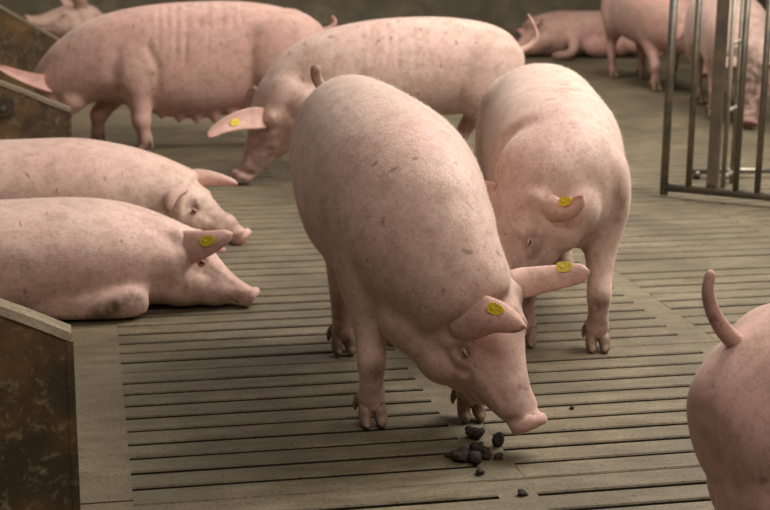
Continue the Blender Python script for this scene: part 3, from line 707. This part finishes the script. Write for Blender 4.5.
def far_standing():
    s = Pig((4.40, 11.2), -math.pi / 2, .013, 9, 'skin_pink')
    s.torso([(-.66, 0, .56, .03, .04, .04), (-.64, 0, .56, .10, .11, .12), (-.56, 0, .57, .17, .17, .18), (-.42, 0, .57, .205, .22, .22), (-.22, 0, .56, .225, .245, .24), (0, 0, .55, .235, .255, .25), (.20, 0, .54, .235, .25, .25), (.38, 0, .52, .22, .235, .235), (.50, .04, .49, .19, .205, .21), (.58, .10, .45, .16, .165, .185), (.62, .14, .42, .145, .14, .17)])
    s.sh = (.34, .13); s.hip = (-.44, .12)
    p, q, h = V(.52, -.12, 0), V(.34, .08, 0), s.L(ground(613, 78))
    s.stand_legs((p[0], p[1]), (q[0], q[1]), (h[0], h[1]), (h[0] + .05, h[1] + .24))
    s.head(s.L(at(700, 30, 10.45)), s.L(at(709, 74, 10.25))); s.eyes(); H = s.H
    for k in (-1, 1): s.ear(H(-.02, k * .10, .0), H(.0, k * .18, .06), H(.10, k * .22, .02), H(1, 0, .3) - H(0, 0, 0), .12, .02)
    s.paints += [(0, [V(0, 0, .3)], .2, .5), (1, [H(.2, 0, 0)], .1, .3)]
    return s.finish('sow standing in the background behind the steel gate, legs visible left of it', STAND)
far_standing()

def gate_sow():
    d = Vector((-.25, -.97, 0)).normalized(); s = Pig((4.33, 9.55), math.atan2(d.y, d.x), .012, 9, 'skin')
    s.torso([(-.66, 0, .58, .03, .04, .04), (-.64, 0, .58, .10, .11, .12), (-.56, 0, .59, .17, .17, .18), (-.42, 0, .59, .205, .22, .22), (-.22, 0, .58, .225, .245, .24), (0, 0, .57, .235, .255, .25), (.20, 0, .555, .235, .25, .25), (.38, 0, .53, .22, .235, .235), (.50, 0, .49, .19, .205, .21), (.58, 0, .44, .16, .165, .185), (.64, 0, .40, .145, .14, .17)])
    s.sh = (.36, .13); s.hip = (-.44, .12)
    s.stand_legs((.38, -.13), (.36, .14), (-.36, -.12), (-.40, .12))
    s.head(s.L(at(756, 62, 8.85)), s.L(at(748, 122, 8.68))); s.eyes(); H = s.H
    for k in (-1, 1): s.ear(H(-.02, k * .10, .0), H(.0, k * .18, .06), H(.10, k * .22, .02), H(1, 0, .3) - H(0, 0, 0), .12, .02)
    s.paints += [(1, [H(.04, 0, 0), H(.28, 0, -.02)], .13, 1.0), (0, [H(.38, 0, -.05)], .08, 1.0)]
    return s.finish('sow facing the camera behind the steel gate at the right edge, muddy face', STAND)
gate_sow()

def near_rump():
    s = Pig((1.852, 2.60), 0.12, .008, 14, 'skin_pink')
    s.torso([(-.70, 0, .37, .05, .06, .06), (-.68, 0, .375, .12, .11, .11), (-.60, 0, .40, .185, .165, .18), (-.46, 0, .44, .225, .205, .22), (-.24, 0, .48, .245, .235, .25), (0, 0, .50, .25, .25, .26), (.20, 0, .50, .245, .25, .255), (.38, 0, .49, .225, .235, .24), (.52, 0, .47, .195, .205, .215), (.62, 0, .45, .155, .16, .19), (.70, 0, .43, .11, .10, .14)])
    s.sh = (.34, .14); s.hip = (-.44, .13); s.legk = .78
    s.stand_legs((.38, -.13), (.36, .13), (-.40, -.13), (-.44, .13))
    s.head(V(.74, 0, .47), V(.98, 0, .18)); s.eyes(); H = s.H
    for k in (-1, 1): s.ear(H(-.02, k * .10, .0), H(.0, k * .18, .06), H(.10, k * .22, .02), H(1, 0, .3) - H(0, 0, 0), .12, .02)
    s.lump(V(-.49, -.05, .30), (.20, .19, .24)); s.lump(V(-.47, .06, .30), (.18, .17, .22))
    b = [s.L(at(x, y, 2.58)) for x, y in ((772, 392), (750, 356), (727, 334), (714, 314), (708, 292), (711, 270))]
    s.tail(b, .025, .010)
    return s.finish('rump and upright tail of a sow cut off by the lower right corner', STAND)
near_rump()

# ------------------------------------------------------------------ steel gate at the right
def steel_gate():
    g0 = ground(664, 187, .05); g1 = ground(770, 197, .05); dx = Vector(g1 - g0); dx.z = 0; d = dx.normalized(); nrm_ = Vector((-d.y, d.x, 0))
    root = empty('steel_gate', (g0[0], g0[1], 0), math.atan2(d.y, d.x)); L = 2.1; Ht = 1.2
    def along(px, py=150):      # where a pixel column meets the plane of the gate
        r = CRIGHT * ((px - 385) / F_PX) - CUP * ((py - 255) / F_PX) + CFWD
        t = Vector((g0[0], g0[1], 0)).dot(nrm_) / r.dot(nrm_); return (r * t - Vector((g0[0], g0[1], 0))).dot(d)
    xs = [0.0, along(690.5)]
    flat = along(714.5); xs += [along(738), along(760)]
    step = xs[-1] - xs[-2]
    while xs[-1] + step < L: xs.append(xs[-1] + step)
    for x in xs[1:]:
        MB().tube([(x, 0, .05), (x, 0, Ht)], .0155, 14, up=(1, 0, 0)).build('bar', M['steel'], root)
    MB().tube([(0, 0, .012), (0, 0, Ht + .02)], .02, 14, up=(1, 0, 0)).build('end_post', M['steel'], root)
    MB().box(flat - .026, flat + .026, -.018, .018, .05, Ht).build('flat_post', M['steel'], root, smooth=False)
    for z in (.05, Ht): MB().tube([(-.0, 0, z), (L, 0, z)], .02, 14).build('rail', M['steel'], root)
    MB().tube([(L, 0, .012), (L, 0, Ht + .02)], .02, 14, up=(1, 0, 0)).build('end_post', M['steel'], root)
    for q in (-.012, .014): MB().tube([(flat + q, -.02, .085), (flat + q, -.032, .085)], .009, 8, up=(0, 0, 1)).build('bolt', M['bolt'], root)
    return tag(root, 'front steel bar gate with a wide flat post, at upper right', 'gate')
steel_gate()
def ladder_gate():
    a = ground(723, 183, .03); b = ground(732, 178, .03); d = Vector(b - a).normalized()
    root = empty('ladder_gate', (a[0], a[1], 0), math.atan2(d.y, d.x)); Ht = 1.15; L = (Vector(b) - Vector(a)).length
    for x in (0, L): MB().tube([(x, 0, .0), (x, 0, Ht)], .013, 12, up=(1, 0, 0)).build('post', M['steel_pale'], root)
    z = .06
    while z < Ht:
        MB().tube([(0, 0, z), (L, 0, z)], .011, 10).build('rung', M['steel_pale'], root); z += .335
    return tag(root, 'narrow steel ladder frame standing edge on behind the bar gate', 'gate')
ladder_gate()
def rear_rail():
    a = ground(693, 171, .04); b = ground(800, 170, .04)
    root = empty('rear_rail', (a[0], a[1], 0), math.atan2(b[1] - a[1], b[0] - a[0])); L = float(np.linalg.norm(b - a))
    MB().tube([(0, 0, .04), (L, 0, .04)], .016, 12).build('rail', M['steel'], root)
    for x in (.02, L - .02): MB().tube([(x, 0, 0), (x, 0, .04)], .02, 10, up=(1, 0, 0)).build('foot', M['steel'], root)
    return tag(root, 'low horizontal steel floor rail just behind the bar gate', 'rail')
rear_rail()

# ------------------------------------------------------------------ dung on the slats under the snout
def dung(px, py, sx, sy, sz, label, seed, curl=False):
    r = random.Random(seed); g = ground(px, py)
    v, f = blob((0, 0, 0), (sx, sy, sz), 18, 12)
    ph = [(r.uniform(-1, 1), r.uniform(-1, 1), r.uniform(-1, 1), r.uniform(0, 6)) for _ in range(7)]
    out = []
    for p in v:
        q = p / np.array([sx, sy, sz]); k = 1 + sum(.075 * math.sin(3.2 * (a * q[0] + b * q[1] + c * q[2]) * 1.6 + d) for a, b, c, d in ph)
        p = p * k; out.append((p[0], p[1], max(p[2] + sz * .72, 0.0)))
    mb = MB(); mb.add(out, f)
    if curl:
        for a0 in (0, 1.4, 2.9):
            pts = [(math.cos(a0 + t * .5) * sx * (1.0 - .04 * t), math.sin(a0 + t * .5) * sy, sz * (.9 + .22 * t)) for t in range(5)]
            mb.tube(pts, [.004, .009, .010, .009, .003], 8)
    o = mb.build('dung_lump', M['dung']); o.location = (g[0], g[1], 0.0); o.rotation_euler = (0, 0, r.uniform(0, 3))
    return tag(o, label, 'dung', 'dung on the slats')
for args in [(475, 438, .022, .020, .016, 'curled dark dung lump closest to the front hoof behind the snout', 1, True),
             (498, 446, .019, .013, .020, 'upright flake of dark dung just under the snout', 2),
             (461, 461, .025, .024, .019, 'largest dung lump at the left of the pile', 3), (475, 463, .021, .020, .018, 'dung lump at the front middle of the pile', 4),
             (485, 458, .017, .019, .017, 'dung lump at the right of the pile', 5), (477, 453, .018, .017, .018, 'dung lump at the back of the pile', 6),
             (498.5, 459, .012, .011, .009, 'small round dung pellet right of the pile', 7), (480.5, 474, .013, .011, .009, 'small flattened dung piece in front of the pile', 8),
             (448, 457, .008, .008, .006, 'tiny dung crumb left of the pile', 9), (522, 495, .012, .010, .008, 'lone dung crumb near the bottom edge of the photo', 10),
             (572, 409, .008, .007, .005, 'tiny dung speck on the slats right of the snout', 11)]:
    dung(*args)
